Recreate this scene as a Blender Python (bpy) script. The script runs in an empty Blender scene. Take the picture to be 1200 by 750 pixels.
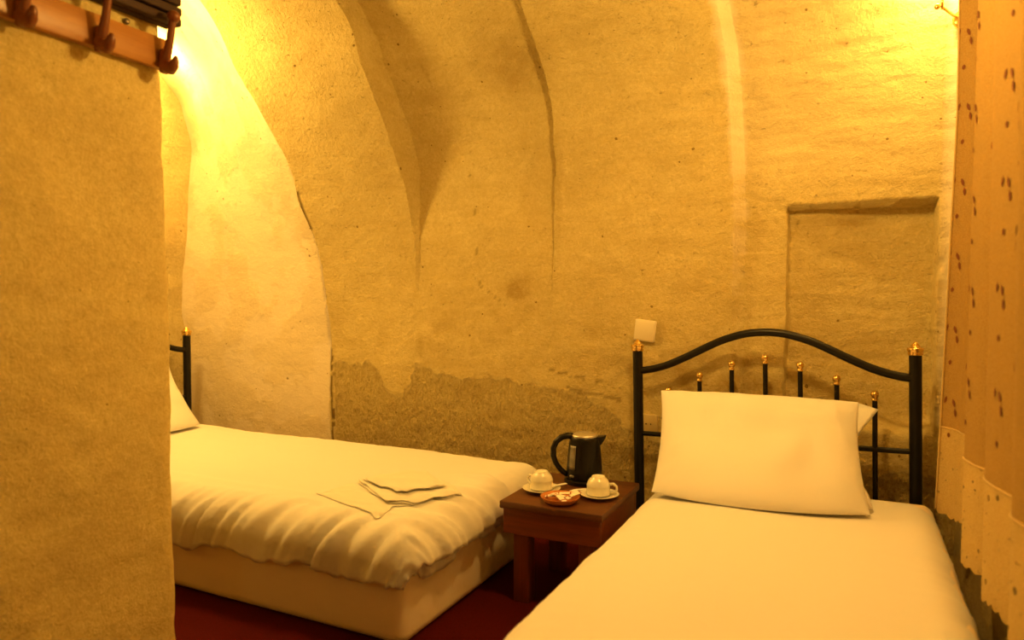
import bpy, bmesh, math, random
import numpy as np
from mathutils import Vector, Matrix

# ------------------------------------------------------------------ camera, light, exposure
sc = bpy.context.scene
COL = sc.collection
PI = math.pi

CAM_H, CAM_F, CAM_YAW, CAM_PITCH = 0.9945, 816.3, 0.4566, -0.0337
cam_d = bpy.data.cameras.new('camera')
cam_d.sensor_width = 36.0
cam_d.lens = CAM_F / 1200.0 * 36.0
cam_d.clip_start = 0.02
cam_d.dof.use_dof = True
cam_d.dof.focus_distance = 2.75
cam_d.dof.aperture_fstop = 2.2
cam = bpy.data.objects.new('camera', cam_d)
COL.objects.link(cam)
cam.location = (0, 0, CAM_H)
cam.rotation_euler = (PI / 2 + CAM_PITCH, 0, CAM_YAW)
sc.camera = cam

world = bpy.data.worlds.new('world')
sc.world = world
world.use_nodes = True
world.node_tree.nodes['Background'].inputs[0].default_value = (0.012, 0.008, 0.004, 1)
world.node_tree.nodes['Background'].inputs[1].default_value = 0.3

sc.view_settings.view_transform = 'Standard'
sc.view_settings.look = 'None'
sc.view_settings.gamma = 1.0
sc.view_settings.use_curve_mapping = False
sc.view_settings.exposure = 0.0

AMBER = (1.0, 0.59, 0.138)
LAMPS = {                                   # position, watts, size
    'left': ((-3.12, 2.32, 2.14), 23.0, 0.035),
    'left_fill': ((-2.60, 1.76, 1.95), 62.0, 0.12),  # bare fill light added to brighten the second bay, no fixture
    'right': ((0.235, 2.58, 2.02), 14.0, 0.035),
    'pendant': ((-0.32, 1.66, 1.90), 43.0, 0.07),
    'rear_fill': ((-0.7, -1.2, 1.9), 8.0, 0.06),  # bare fill light added behind the camera to lift the near bed side
}


def lamp_light(key, name):
    p, w, r = LAMPS[key]
    d = bpy.data.lights.new(name, 'POINT')
    d.shadow_soft_size = r
    d.color = AMBER
    d.energy = w
    o = bpy.data.objects.new(name, d)
    o.location = p
    COL.objects.link(o)
    return o


for k in LAMPS:
    lamp_light(k, k + '_light')


# ------------------------------------------------------------------ small helpers
def srgb(r, g, b):
    f = lambda c: (c / 255 / 12.92) if c / 255 <= 0.04045 else ((c / 255 + 0.055) / 1.055) ** 2.4
    return (f(r), f(g), f(b), 1)


def new_mat(name, color, rough=0.6, metallic=0.0, spec=0.5):
    m = bpy.data.materials.new(name)
    m.use_nodes = True
    b = m.node_tree.nodes['Principled BSDF']
    b.inputs['Base Color'].default_value = (*color[:3], 1)
    b.inputs['Roughness'].default_value = rough
    b.inputs['Metallic'].default_value = metallic
    b.inputs['Specular IOR Level'].default_value = spec
    return m


class NT:
    def __init__(self, m):
        self.t = m.node_tree
        self.b = self.t.nodes['Principled BSDF']
        self.out = self.t.nodes['Material Output']
        self.co = self.t.nodes.new('ShaderNodeTexCoord').outputs['Object']

    def n(self, kind, **kw):
        nd = self.t.nodes.new(kind)
        for k, v in kw.items():
            setattr(nd, k, v)
        return nd

    def link(self, a, b):
        self.t.links.new(a, b)

    def mapping(self, scale=(1, 1, 1), rot=(0, 0, 0)):
        m = self.n('ShaderNodeMapping')
        m.inputs['Scale'].default_value = scale
        m.inputs['Rotation'].default_value = rot
        self.link(self.co, m.inputs['Vector'])
        return m.outputs[0]

    def noise(self, scale, detail=4, rough=0.55, vec=None, dist=0.0):
        nd = self.n('ShaderNodeTexNoise')
        nd.inputs['Scale'].default_value = scale
        nd.inputs['Detail'].default_value = detail
        nd.inputs['Roughness'].default_value = rough
        nd.inputs['Distortion'].default_value = dist
        self.link(vec if vec is not None else self.co, nd.inputs['Vector'])
        return nd.outputs[0]

    def voronoi(self, scale, feature='F1', vec=None, rnd=1.0):
        nd = self.n('ShaderNodeTexVoronoi', feature=feature)
        nd.inputs['Scale'].default_value = scale
        nd.inputs['Randomness'].default_value = rnd
        self.link(vec if vec is not None else self.co, nd.inputs['Vector'])
        return nd

    def rng(self, v, a, b, c=0.0, d=1.0):
        nd = self.n('ShaderNodeMapRange')
        for i, x in enumerate((a, b, c, d)):
            nd.inputs[i + 1].default_value = x
        self.link(v, nd.inputs[0])
        return nd.outputs[0]

    def math(self, op, a, b=None, clamp=False):
        nd = self.n('ShaderNodeMath', operation=op, use_clamp=clamp)
        for i, x in enumerate((a, b)):
            if x is None:
                continue
            if isinstance(x, (int, float)):
                nd.inputs[i].default_value = x
            else:
                self.link(x, nd.inputs[i])
        return nd.outputs[0]

    def mix(self, fac, a, b, blend='MIX'):
        nd = self.n('ShaderNodeMix', data_type='RGBA', blend_type=blend)
        for sock, x in ((nd.inputs[0], fac), (nd.inputs[6], a), (nd.inputs[7], b)):
            if isinstance(x, tuple):
                sock.default_value = (*x[:3], 1)
            elif isinstance(x, (int, float)):
                sock.default_value = x
            else:
                self.link(x, sock)
        return nd.outputs[2]

    def attr(self, name):
        nd = self.n('ShaderNodeAttribute', attribute_name=name)
        return nd.outputs['Fac']

    def bump(self, h, strength, dist, normal=None):
        nd = self.n('ShaderNodeBump')
        nd.inputs['Strength'].default_value = strength
        nd.inputs['Distance'].default_value = dist
        self.link(h, nd.inputs['Height'])
        if normal is not None:
            self.link(normal, nd.inputs['Normal'])
        return nd.outputs[0]

    def color(self, c):
        self.link(c, self.b.inputs['Base Color'])

    def normal(self, n):
        self.link(n, self.b.inputs['Normal'])


def link(name, me, mat=None, parent=None, smooth=True):
    o = bpy.data.objects.new(name, me)
    COL.objects.link(o)
    if mat is not None and not me.materials:
        me.materials.append(mat)
    if smooth:
        me.polygons.foreach_set('use_smooth', [True] * len(me.polygons))
    if parent is not None:
        o.parent = parent
    return o


class MB:
    """collects shapes into one mesh"""

    def __init__(self):
        self.v, self.f = [], []

    def add(self, verts, faces):
        k = len(self.v)
        self.v += [tuple(p) for p in verts]
        self.f += [tuple(i + k for i in f) for f in faces]
        return self

    def box(self, c, s, bevel=0.0, seg=2, rot=None):
        bm = bmesh.new()
        bmesh.ops.create_cube(bm, size=1)
        bmesh.ops.scale(bm, vec=s, verts=bm.verts)
        if bevel > 0:
            bmesh.ops.bevel(bm, geom=list(bm.edges), offset=bevel, segments=seg, profile=0.5, affect='EDGES')
        M = Matrix.Translation(c)
        if rot is not None:
            M = M @ rot.to_4x4()
        bmesh.ops.transform(bm, matrix=M, verts=bm.verts)
        bm.verts.index_update()
        self.add([v.co for v in bm.verts], [[v.index for v in f.verts] for f in bm.faces])
        bm.free()
        return self

    def lathe(self, prof, seg=24, c=(0, 0, 0), cap=True):
        vs, fs = [], []
        for r, z in prof:
            for i in range(seg):
                a = 2 * PI * i / seg
                vs.append((c[0] + r * math.cos(a), c[1] + r * math.sin(a), c[2] + z))
        n = len(prof)
        for j in range(n - 1):
            for i in range(seg):
                a, b = j * seg + i, j * seg + (i + 1) % seg
                fs.append((a, b, b + seg, a + seg))
        if cap:
            fs.append(tuple(range(seg))[::-1])
            fs.append(tuple((n - 1) * seg + i for i in range(seg)))
        return self.add(vs, fs)

    def tube(self, path, rad, seg=12, flat=1.0):
        P = [Vector(p) for p in path]
        n = len(P)
        R = rad if isinstance(rad, (list, tuple)) else [rad] * n
        vs, fs = [], []
        up = None
        for i, p in enumerate(P):
            t = (P[min(i + 1, n - 1)] - P[max(i - 1, 0)]).normalized()
            if up is None:
                up = Vector((0, 0, 1)) if abs(t.z) < 0.9 else Vector((0, 1, 0))
            s = t.cross(up).normalized()
            up = s.cross(t).normalized()
            for k in range(seg):
                a = 2 * PI * k / seg
                vs.append(p + (s * math.cos(a) * flat + up * math.sin(a)) * R[i])
        for i in range(n - 1):
            for k in range(seg):
                a, b = i * seg + k, i * seg + (k + 1) % seg
                fs.append((a, b, b + seg, a + seg))
        fs.append(tuple(range(seg))[::-1])
        fs.append(tuple((n - 1) * seg + k for k in range(seg)))
        return self.add(vs, fs)

    def ball(self, c, r, seg=14, rings=8, squash=1.0):
        prof = []
        for j in range(rings + 1):
            a = -PI / 2 + PI * j / rings
            prof.append((max(1e-4, r * math.cos(a)), r * squash * math.sin(a)))
        return self.lathe(prof, seg, c)

    def grid(self, G):
        nu, nv = len(G), len(G[0])
        vs = [G[i][j] for i in range(nu) for j in range(nv)]
        fs = [(i * nv + j, (i + 1) * nv + j, (i + 1) * nv + j + 1, i * nv + j + 1) for i in range(nu - 1) for j in range(nv - 1)]
        return self.add(vs, fs)

    def build(self, name, mat, parent=None, smooth=True, sharp=None):
        me = bpy.data.meshes.new(name)
        me.from_pydata(self.v, [], self.f)
        me.update()
        o = link(name, me, mat, parent, smooth)
        if sharp:
            me.set_sharp_from_angle(angle=math.radians(sharp))
        return o


def thing(name, label, cat, loc=(0, 0, 0), rz=0.0, group=None):
    o = bpy.data.objects.new(name, None)
    o.empty_display_size = 0.05
    COL.objects.link(o)
    o.location = loc
    o.rotation_euler = (0, 0, rz)
    return tag(o, label, cat, group)


def tag(o, label, cat, group=None):
    o['label'] = label
    o['category'] = cat
    if group:
        o['group'] = group
    return o


def copy_tree(o, parent=None):
    c = o.copy()
    COL.objects.link(c)
    if parent is not None:
        c.parent = parent
    for ch in list(o.children):
        copy_tree(ch, c)
    return c


# numpy value noise -------------------------------------------------
def _hash(ix, iy, iz, seed):
    h = (ix * 374761393 + iy * 668265263 + iz * 2147483647 + seed * 974634777) & 0xFFFFFFFF
    h = ((h ^ (h >> 13)) * 1274126177) & 0xFFFFFFFF
    h = (h ^ (h >> 16)) & 0xFFFFFFFF
    return h.astype(np.float64) / 4294967295.0


def vnoise(x, y, z, seed=0):
    x, y, z = np.broadcast_arrays(np.asarray(x, float), np.asarray(y, float), np.asarray(z, float))
    ix, iy, iz = np.floor(x).astype(np.int64), np.floor(y).astype(np.int64), np.floor(z).astype(np.int64)
    fx, fy, fz = x - ix, y - iy, z - iz
    fx, fy, fz = (t * t * t * (t * (t * 6 - 15) + 10) for t in (fx, fy, fz))
    r = 0
    for dx in (0, 1):
        for dy in (0, 1):
            for dz in (0, 1):
                w = (fx if dx else 1 - fx) * (fy if dy else 1 - fy) * (fz if dz else 1 - fz)
                r = r + w * _hash(ix + dx, iy + dy, iz + dz, seed)
    return r * 2 - 1


def fbm(x, y, z, octv=4, seed=0, gain=0.5):
    r, a, f = 0, 1.0, 1.0
    for i in range(octv):
        r = r + a * vnoise(x * f, y * f, z * f, seed + i * 17)
        a *= gain
        f *= 2.03
    return r


def sstep(a, b, x):
    t = np.clip((x - a) / (b - a), 0, 1)
    return t * t * (3 - 2 * t)


# ------------------------------------------------------------------ materials
def stone_material(name, light, mid, dark, attrs=True, bump=1.0, pits=True):
    m = new_mat(name, light, 0.92, spec=0.15)
    k = NT(m)
    big = k.noise(2.1, 6, 0.6, dist=0.4)
    c = k.mix(k.rng(big, 0.35, 0.68), light, mid)
    strat = k.noise(1.0, 5, 0.6, k.mapping((2.2, 2.2, 15)))
    c = k.mix(k.rng(strat, 0.52, 0.75, 0, 0.45), c, dark)
    fine = k.noise(70, 5, 0.7)
    c = k.mix(k.rng(fine, 0.30, 0.62, 0.55, 0), c, dark)
    blot = k.noise(7.5, 6, 0.68, dist=0.8)
    c = k.mix(k.rng(blot, 0.50, 0.72, 0, 0.40), c, dark)
    c = k.mix(k.rng(blot, 0.46, 0.30, 0, 0.35), c, (min(1, light[0] * 1.1), min(1, light[1] * 1.13), light[2] * 1.2))
    speck = k.noise(1.0, 5, 0.75, k.mapping((52, 52, 84)))
    spk = k.rng(speck, 0.63, 0.70)
    c = k.mix(k.math('MULTIPLY', spk, 0.55), c, (dark[0] * .55, dark[1] * .48, dark[2] * .4))
    grain = k.noise(190, 3, 0.7)
    c = k.mix(k.rng(grain, 0.34, 0.60, 0.40, 0), c, dark)
    h = k.math('ADD', k.math('MULTIPLY', fine, 0.75), k.math('MULTIPLY', grain, 0.40))
    h2 = k.noise(19, 5, 0.62)
    h = k.math('ADD', h, k.math('MULTIPLY', h2, 0.8))
    h = k.math('ADD', h, k.math('MULTIPLY', strat, 0.5))
    h = k.math('SUBTRACT', h, k.math('MULTIPLY', spk, 0.5))
    if attrs:
        st = k.attr('stain')
        edge = k.math('ADD', st, k.math('MULTIPLY', k.math('SUBTRACT', k.noise(1.0, 6, 0.75, k.mapping((64, 64, 30))), 0.5), 1.15))
        mask = k.math('MULTIPLY', k.rng(edge, 0.36, 0.58), 1.0)
        tool = k.noise(1.0, 4, 0.7, k.mapping((95, 95, 42), (0, 0.35, 0)))
        rough_c = k.mix(k.rng(tool, 0.36, 0.60), (dark[0] * .88, dark[1] * .85, dark[2] * .8), (mid[0] * 1.0, mid[1] * .99, mid[2] * .95))
        c = k.mix(k.math('MULTIPLY', mask, 0.64), c, rough_c)
        h = k.math('ADD', h, k.math('MULTIPLY', k.math('MULTIPLY', tool, mask), 2.6))
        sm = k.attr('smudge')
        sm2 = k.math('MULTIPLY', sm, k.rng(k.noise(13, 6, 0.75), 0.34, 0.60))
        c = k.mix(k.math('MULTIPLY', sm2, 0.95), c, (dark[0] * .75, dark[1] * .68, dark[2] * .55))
        cr = k.attr('crack')
        c = k.mix(k.math('MULTIPLY', cr, 0.9), c, (dark[0] * .3, dark[1] * .25, dark[2] * .2))
        pl = k.attr('lit_plaster')
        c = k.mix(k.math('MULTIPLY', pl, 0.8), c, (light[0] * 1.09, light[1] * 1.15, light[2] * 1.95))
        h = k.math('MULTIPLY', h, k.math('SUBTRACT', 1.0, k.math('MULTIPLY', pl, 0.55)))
    if pits:
        vo = k.voronoi(19)
        sep = k.n('ShaderNodeSeparateColor')
        k.link(vo.outputs['Color'], sep.inputs[0])
        gate = k.rng(sep.outputs[0], 0.45, 1.0, 0.0, 0.11)
        warp = k.math('ADD', vo.outputs['Distance'], k.math('MULTIPLY', k.math('SUBTRACT', k.noise(60, 4, 0.7), 0.5), 0.30))
        p = k.math('LESS_THAN', warp, gate)
        c = k.mix(k.math('MULTIPLY', p, 0.8), c, (dark[0] * .4, dark[1] * .33, dark[2] * .25))
        h = k.math('SUBTRACT', h, k.math('MULTIPLY', p, 1.2))
    k.color(c)
    k.normal(k.bump(h, 0.85 * bump, 0.012))
    return m


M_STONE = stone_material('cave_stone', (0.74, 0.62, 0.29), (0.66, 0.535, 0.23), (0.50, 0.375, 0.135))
M_PART = stone_material('partition_plaster', (0.82, 0.70, 0.31), (0.77, 0.635, 0.265), (0.52, 0.39, 0.145), attrs=False, bump=0.5)
M_PLAIN = stone_material('side_wall_plaster', (0.66, 0.55, 0.26), (0.58, 0.46, 0.20), (0.40, 0.30, 0.12), attrs=False)


def fabric_material(name, col, weave=900, bump=0.12, crumple=0.0):
    m = new_mat(name, col, 0.85, spec=0.2)
    k = NT(m)
    k.b.inputs['Sheen Weight'].default_value = 0.08
    h = k.noise(weave, 2, 0.5)
    if crumple:
        h = k.math('ADD', k.math('MULTIPLY', h, 0.15), k.math('MULTIPLY', k.noise(9, 5, 0.55, dist=1.2), crumple))
        k.normal(k.bump(h, 0.35, 0.012))
    else:
        k.normal(k.bump(h, bump, 0.002))
    return m


M_SHEET = fabric_material('white_cotton', (0.80, 0.79, 0.79))
M_DUVET = fabric_material('duvet_cotton', (0.80, 0.79, 0.79), crumple=0.5)
M_BASE = fabric_material('bed_base_cloth', (0.87, 0.74, 0.58), 600, 0.2)
M_TOWEL = fabric_material('towel_terry', (0.83, 0.81, 0.76), 420, 0.9)

M_IRON = new_mat('black_iron', (0.008, 0.007, 0.007), 0.36, spec=0.3)
k = NT(M_IRON)
k.normal(k.bump(k.noise(160, 3), 0.05, 0.002))
M_BRASS = new_mat('polished_brass', (0.85, 0.58, 0.20), 0.22, 1.0)
k = NT(M_BRASS)
k.link(k.rng(k.noise(60, 3), 0.3, 0.7, 0.16, 0.34), k.b.inputs['Roughness'])


def wood_material(name, a, b, scale, rough=0.45, axis=0):
    m = new_mat(name, a, rough)
    k = NT(m)
    s = [scale] * 3
    s[axis] = scale * 0.07
    g = k.noise(1.0, 6, 0.65, k.mapping(tuple(s)), 0.6)
    k.color(k.mix(k.rng(g, 0.3, 0.7), a, b))
    k.normal(k.bump(g, 0.15, 0.003))
    return m


M_WALNUT = wood_material('dark_red_wood', (0.22, 0.050, 0.010), (0.11, 0.025, 0.006), 45, 0.4)
M_TOP = wood_material('dark_table_top_wood', (0.13, 0.038, 0.008), (0.065, 0.019, 0.005), 45, 0.5)
M_WALNUT_V = wood_material('dark_red_wood_upright', (0.22, 0.050, 0.010), (0.11, 0.025, 0.006), 45, 0.4, 2)
M_PINE = wood_material('varnished_pine', (0.52, 0.235, 0.05), (0.38, 0.15, 0.03), 38, 0.35, 1)
M_PEG = wood_material('stained_peg_wood', (0.27, 0.085, 0.025), (0.18, 0.05, 0.016), 60, 0.35, 2)
M_LEDGE = wood_material('dark_ledge_wood', (0.055, 0.020, 0.009), (0.025, 0.009, 0.004), 50, 0.75, 1)

M_CARPET = new_mat('red_carpet', (0.25, 0.010, 0.006), 0.95, spec=0.1)
k = NT(M_CARPET)
k.color(k.mix(k.rng(k.noise(160, 4, 0.7), 0.3, 0.7), (0.105, 0.006, 0.004), (0.05, 0.003, 0.002)))
k.normal(k.bump(k.noise(420, 3), 0.6, 0.004))

M_CERAMIC = new_mat('cream_ceramic', (0.80, 0.77, 0.66), 0.18)
k = NT(M_CERAMIC)
k.normal(k.bump(k.noise(22, 2), 0.03, 0.002))
M_TERRA = new_mat('terracotta_glaze', (0.50, 0.17, 0.055), 0.4)
k = NT(M_TERRA)
k.color(k.mix(k.noise(30, 4), (0.66, 0.26, 0.07), (0.46, 0.15, 0.045)))
M_KETTLE = new_mat('black_kettle_plastic', (0.007, 0.006, 0.006), 0.32, spec=0.3)
k = NT(M_KETTLE)
k.normal(k.bump(k.noise(300, 2), 0.04, 0.001))
M_STEEL = new_mat('brushed_steel', (0.66, 0.62, 0.56), 0.38, 0.9)
k = NT(M_STEEL)
k.link(k.rng(k.noise(90, 3), 0.3, 0.7, 0.3, 0.45), k.b.inputs['Roughness'])
M_GAUGE = new_mat('smoky_gauge', (0.22, 0.20, 0.17), 0.25)
k = NT(M_GAUGE)
k.color(k.mix(k.rng(k.noise(40, 2), 0.35, 0.65), (0.26, 0.23, 0.19), (0.16, 0.145, 0.12)))
M_PLATE = new_mat('cream_plastic', (0.78, 0.70, 0.52), 0.4)
k = NT(M_PLATE)
k.color(k.mix(k.noise(14, 3), (0.80, 0.72, 0.53), (0.74, 0.66, 0.48)))
M_PAPER = new_mat('sachet_paper', (0.82, 0.79, 0.70), 0.6)
k = NT(M_PAPER)
wv = k.n('ShaderNodeTexWave')
wv.inputs['Scale'].default_value = 8
k.link(k.co, wv.inputs['Vector'])
k.color(k.mix(k.rng(wv.outputs[1], 0.95, 0.98), (0.82, 0.79, 0.70), (0.30, 0.05, 0.03)))
M_WHITEPAPER = new_mat('plain_paper', (0.86, 0.84, 0.78), 0.5)
k = NT(M_WHITEPAPER)
k.normal(k.bump(k.noise(120, 3), 0.15, 0.002))
M_SOCKET = new_mat('painted_socket', (0.55, 0.43, 0.19), 0.5)
k = NT(M_SOCKET)
k.color(k.mix(k.noise(40, 4), (0.58, 0.45, 0.20), (0.48, 0.36, 0.15)))
M_DARK = new_mat('dark_hole', (0.02, 0.014, 0.01), 0.8)
M_SCREW = new_mat('dull_screw_metal', (0.28, 0.22, 0.16), 0.45, 0.8)


def curtain_material(lace):
    m = new_mat('curtain_lace' if lace else 'curtain_cloth', (0.66, 0.50, 0.28), 0.9, spec=0.1)
    k = NT(m)
    wv = k.noise(330, 3, 0.6)
    base = k.mix(k.rng(wv, 0.35, 0.68), (0.33, 0.20, 0.06), (0.44, 0.285, 0.095)) if not lace else \
        k.mix(k.rng(wv, 0.35, 0.68), (0.46, 0.32, 0.12), (0.60, 0.44, 0.19))
    k.color(base)
    k.normal(k.bump(wv, 0.5, 0.003))
    tr = k.n('ShaderNodeBsdfTranslucent')
    k.link(base, tr.inputs[0])
    mx = k.n('ShaderNodeMixShader')
    mx.inputs[0].default_value = 0.04
    k.link(k.b.outputs[0], mx.inputs[1])
    k.link(tr.outputs[0], mx.inputs[2])
    tp = k.n('ShaderNodeBsdfTransparent')
    m2 = k.n('ShaderNodeMixShader')
    if lace:
        v = k.voronoi(46)
        v2 = k.voronoi(17)
        holes = k.math('ADD', k.math('LESS_THAN', v.outputs['Distance'], 0.13),
                       k.math('LESS_THAN', v2.outputs['Distance'], 0.12), True)
        k.link(k.math('MULTIPLY', holes, 0.75), m2.inputs[0])
    else:
        k.link(k.rng(wv, 0.62, 0.75, 0.0, 0.06), m2.inputs[0])
    k.link(mx.outputs[0], m2.inputs[1])
    k.link(tp.outputs[0], m2.inputs[2])
    k.link(m2.outputs[0], k.out.inputs[0])
    return m


M_CURTAIN = curtain_material(False)
M_LACE = curtain_material(True)
M_LEAF = new_mat('embroidery_thread', (0.16, 0.045, 0.015), 0.8)
k = NT(M_LEAF)
k.color(k.mix(k.noise(300, 2), (0.20, 0.06, 0.02), (0.12, 0.03, 0.01)))
M_SEAM = fabric_material('curtain_seam', (0.56, 0.40, 0.17))
M_BULB = new_mat('lit_bulb', (1, 0.8, 0.5))
M_BULB.node_tree.nodes['Principled BSDF'].inputs['Emission Color'].default_value = (*AMBER, 1)
M_BULB.node_tree.nodes['Principled BSDF'].inputs['Emission Strength'].default_value = 6.0


# ------------------------------------------------------------------ the cave vault (one carved wall with stepped bays)
def struct(o):
    o['kind'] = 'structure'
    return o


ZC = [0, .4, .8, 1.2, 1.45, 1.65, 1.85, 2.0, 2.15]
P_END = [2.73, 2.73, 2.73, 2.75, 2.775, 2.80, 2.82, 2.785, 2.70]
P_AB = [2.80, 2.795, 2.775, 2.70, 2.57, 2.455, 2.29, 2.18, 2.07]
P_A = [a + d for a, d in zip(P_AB, [0, 0, .006, .016, .028, .032, .036, .04, .04])]
P_BF = [2.80, 2.80, 2.795, 2.79, 2.75, 2.65, 2.50, 2.395, 2.30]
P_CL = [2.80, 2.80, 2.80, 2.81, 2.825, 2.80, 2.68, 2.55, 2.46]
P_DL = [2.79, 2.79, 2.79, 2.82, 2.845, 2.825, 2.77, 2.66, 2.45]
P_CR = [a + d for a, d in zip(P_DL, [0, 0, .008, .03, .05, .06, .07, .08, .08])]
P_DR = [2.77, 2.77, 2.77, 2.79, 2.80, 2.79, 2.74, 2.66, 2.52]
P_EL = [a + d for a, d in zip(P_DR, [.020, .024, .032, .044, .052, .058, .062, .066, .066])]
P_ER = [2.80, 2.80, 2.80, 2.80, 2.80, 2.79, 2.75, 2.68, 2.57]


def spline(P):
    ctrl = [(y, z) for y, z in zip(P, ZC)]
    yl = P[-1]
    ctrl += [(yl - .38, 2.40), (1.45, 2.60), (.75, 2.66), (0.0, 2.52), (-1.9, 2.30), (-2.85, 1.3), (-3.0, 0)]
    n = len(ctrl)
    c = np.array([(2 * ctrl[0][0] - ctrl[1][0], 2 * ctrl[0][1] - ctrl[1][1])] + ctrl + [ctrl[-1]])
    fine = [np.linspace(i, i + 1, max(3, int(round(np.hypot(*(np.subtract(ctrl[i + 1], ctrl[i]))) / 0.0115))), endpoint=False) for i in range(8)]
    coarse = [np.linspace(i, i + 1, 9, endpoint=False) for i in range(8, n - 1)]
    T = np.concatenate(fine + coarse + [[n - 1.0]])
    return T, c


def eval_spline(c, T):
    i = np.clip(np.floor(T).astype(int), 0, len(c) - 4)
    t = (T - i)[:, None]
    p0, p1, p2, p3 = c[i], c[i + 1], c[i + 2], c[i + 3]
    return 0.5 * (2 * p1 + (p2 - p0) * t + (2 * p0 - 5 * p1 + 4 * p2 - p3) * t ** 2 + (3 * p1 - p0 - 3 * p2 + p3) * t ** 3)


T0, _ = spline(P_DL)
XE, XAB, XBC, XCD, XDE, XR = -3.46, -2.41, -1.885, -1.19, -0.415, 0.34
panels = [(XE, XAB, P_END, P_A), (XAB, XBC, P_AB, P_BF), (XBC, XCD, P_CL, P_CR), (XCD, XDE, P_DL, P_DR), (XDE, XR, P_EL, P_ER)]
cols, prof = [], []
for pi_, (x0, x1, pa, pb) in enumerate(panels):
    e = 0.0045
    eL = 0.030 if pi_ == 4 else e
    xs = np.linspace(x0, x1, int((x1 - x0) / 0.0115) + 1)
    xs = np.concatenate([[x0 + eL, x0 + eL + 1.2 * e], xs[xs > x0 + eL + 2 * e][:-1], [x1 - 2.2 * e, x1 - e]])
    if pi_ == 4:
        xs = np.sort(np.concatenate([xs, [-.236, -.232, -.227, .250, .256]]))
    ca, cb = eval_spline(spline(pa)[1], T0), eval_spline(spline(pb)[1], T0)
    for x in xs:
        f = (x - x0) / (x1 - x0)
        cols.append((x, pi_))
        prof.append(ca * (1 - f) + cb * f)
prof = np.array(prof)                                     # cols x rows x (y,z)
CX = np.array([c[0] for c in cols])
CP = np.array([c[1] for c in cols])
Xg = np.repeat(CX[:, None], len(T0), 1)
Yg, Zg = prof[:, :, 0].copy(), prof[:, :, 1].copy()
# the joint between the two right-hand bays leans left as it climbs; all joints waver
lean = np.interp(Zg, [0, 1.3, 1.86, 1.97, 2.07, 2.2], [0, 0, -.019, -.031, -.043, -.06])
lean = np.where(T0[None, :] > 8, -.06, lean)
Xg += lean * np.exp(-((Xg - XDE) / 0.25) ** 2)
for xb, amp in ((XAB, .012), (XBC, .007), (XCD, .010), (XDE, .004)):
    wav = (fbm(Zg * 5, Yg * 4, xb * 9.1, 4, int(abs(xb) * 100))) * amp
    Xg += wav * np.exp(-((Xg - xb) / 0.09) ** 2)
XYZ = np.stack([Xg, Yg, Zg], -1)
du = np.gradient(XYZ, axis=0)
dv = np.gradient(XYZ, axis=1)
# smooth normal: from the profile only (keeps the steps crisp)
N = np.stack([np.zeros_like(Xg), dv[..., 2], -dv[..., 1]], -1)
N /= np.linalg.norm(N, axis=-1, keepdims=True) + 1e-9
N = -N                                                     # towards the room
off = np.array([0.0, 3.7, 7.1, 11.3, 15.9])[CP][:, None]
S = np.repeat(T0[None, :], len(CX), 0)
disp = 0.008 * fbm(Xg * 2.4 + off, Yg * 2.4, Zg * 2.4, 3, 3)
soft = np.where(CP[:, None] == 0, .35, np.where(CP[:, None] == 1, .6, 1.0))
disp += soft * 0.0026 * fbm(Xg * 8 + off, Yg * 8, Zg * 12, 3, 9)
disp += soft * 0.0013 * fbm(Xg * 26 + off, Yg * 26, Zg * 40, 3, 21)
# horizontal scraping marks, stronger in the right bay
ridge = 1 - np.abs(fbm(Xg * 3 + off, Yg * 3, Zg * 22, 3, 33))
disp += (0.0010 + 0.0040 * (CP[:, None] == 4)) * (ridge - .6) * soft
# niche, right bay
in_x = sstep(-.234, -.229, Xg + .004 * fbm(Zg * 9, 0, 2.0, 3, 5)) * (1 - sstep(.2495, .2565, Xg + .004 * fbm(Zg * 9, 0, 7.0, 3, 6)))
zb, zt_ = .545 + .008 * fbm(Xg * 6, 0, 0, 3, 8), 1.331 - .02 * (Xg - .0) * 0 + .004 * fbm(Xg * 12, 0, 3.0, 3, 8)
in_z = sstep(zb - .035, zb + .012, Zg) * (1 - sstep(zt_ - .008, zt_ + .006, Zg))
niche = in_x * in_z * (T0[None, :] < 8)
disp -= (0.055 + .045 * sstep(-.2, .15, Xg)) * niche
# rough dado, smudges, cracks: wear that stays put; bays and joint whitened as if lamplit
low = (T0[None, :] < 8)
n1 = fbm(Xg * 7, Zg * 7, 1.5, 4, 41)
n2 = fbm(Xg * 22, Zg * 22, 4.5, 3, 47)
ztop = np.interp(Xg, [-2.42, -2.15, -2.10, -2.04, -1.97, -1.86, -1.63, -1.2, -1.0, -.82, -.6, -.3, .3],
                 [.66, .668, .62, .51, .53, .655, .63, .60, .55, .46, .40, .36, .36]) + .026 * n1 + .022 * n2
stain = sstep(-.02, .035, ztop - Zg) * sstep(-2.40 + .02 * n2, -2.37, Xg) * low


def blob(cx, cz, rx, rz, pw=1.0):
    d = ((Xg - cx) / rx) ** 2 + ((Zg - cz) / rz) ** 2
    return np.clip(1.15 - d + .5 * n1, 0, 1) * pw * low


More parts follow.
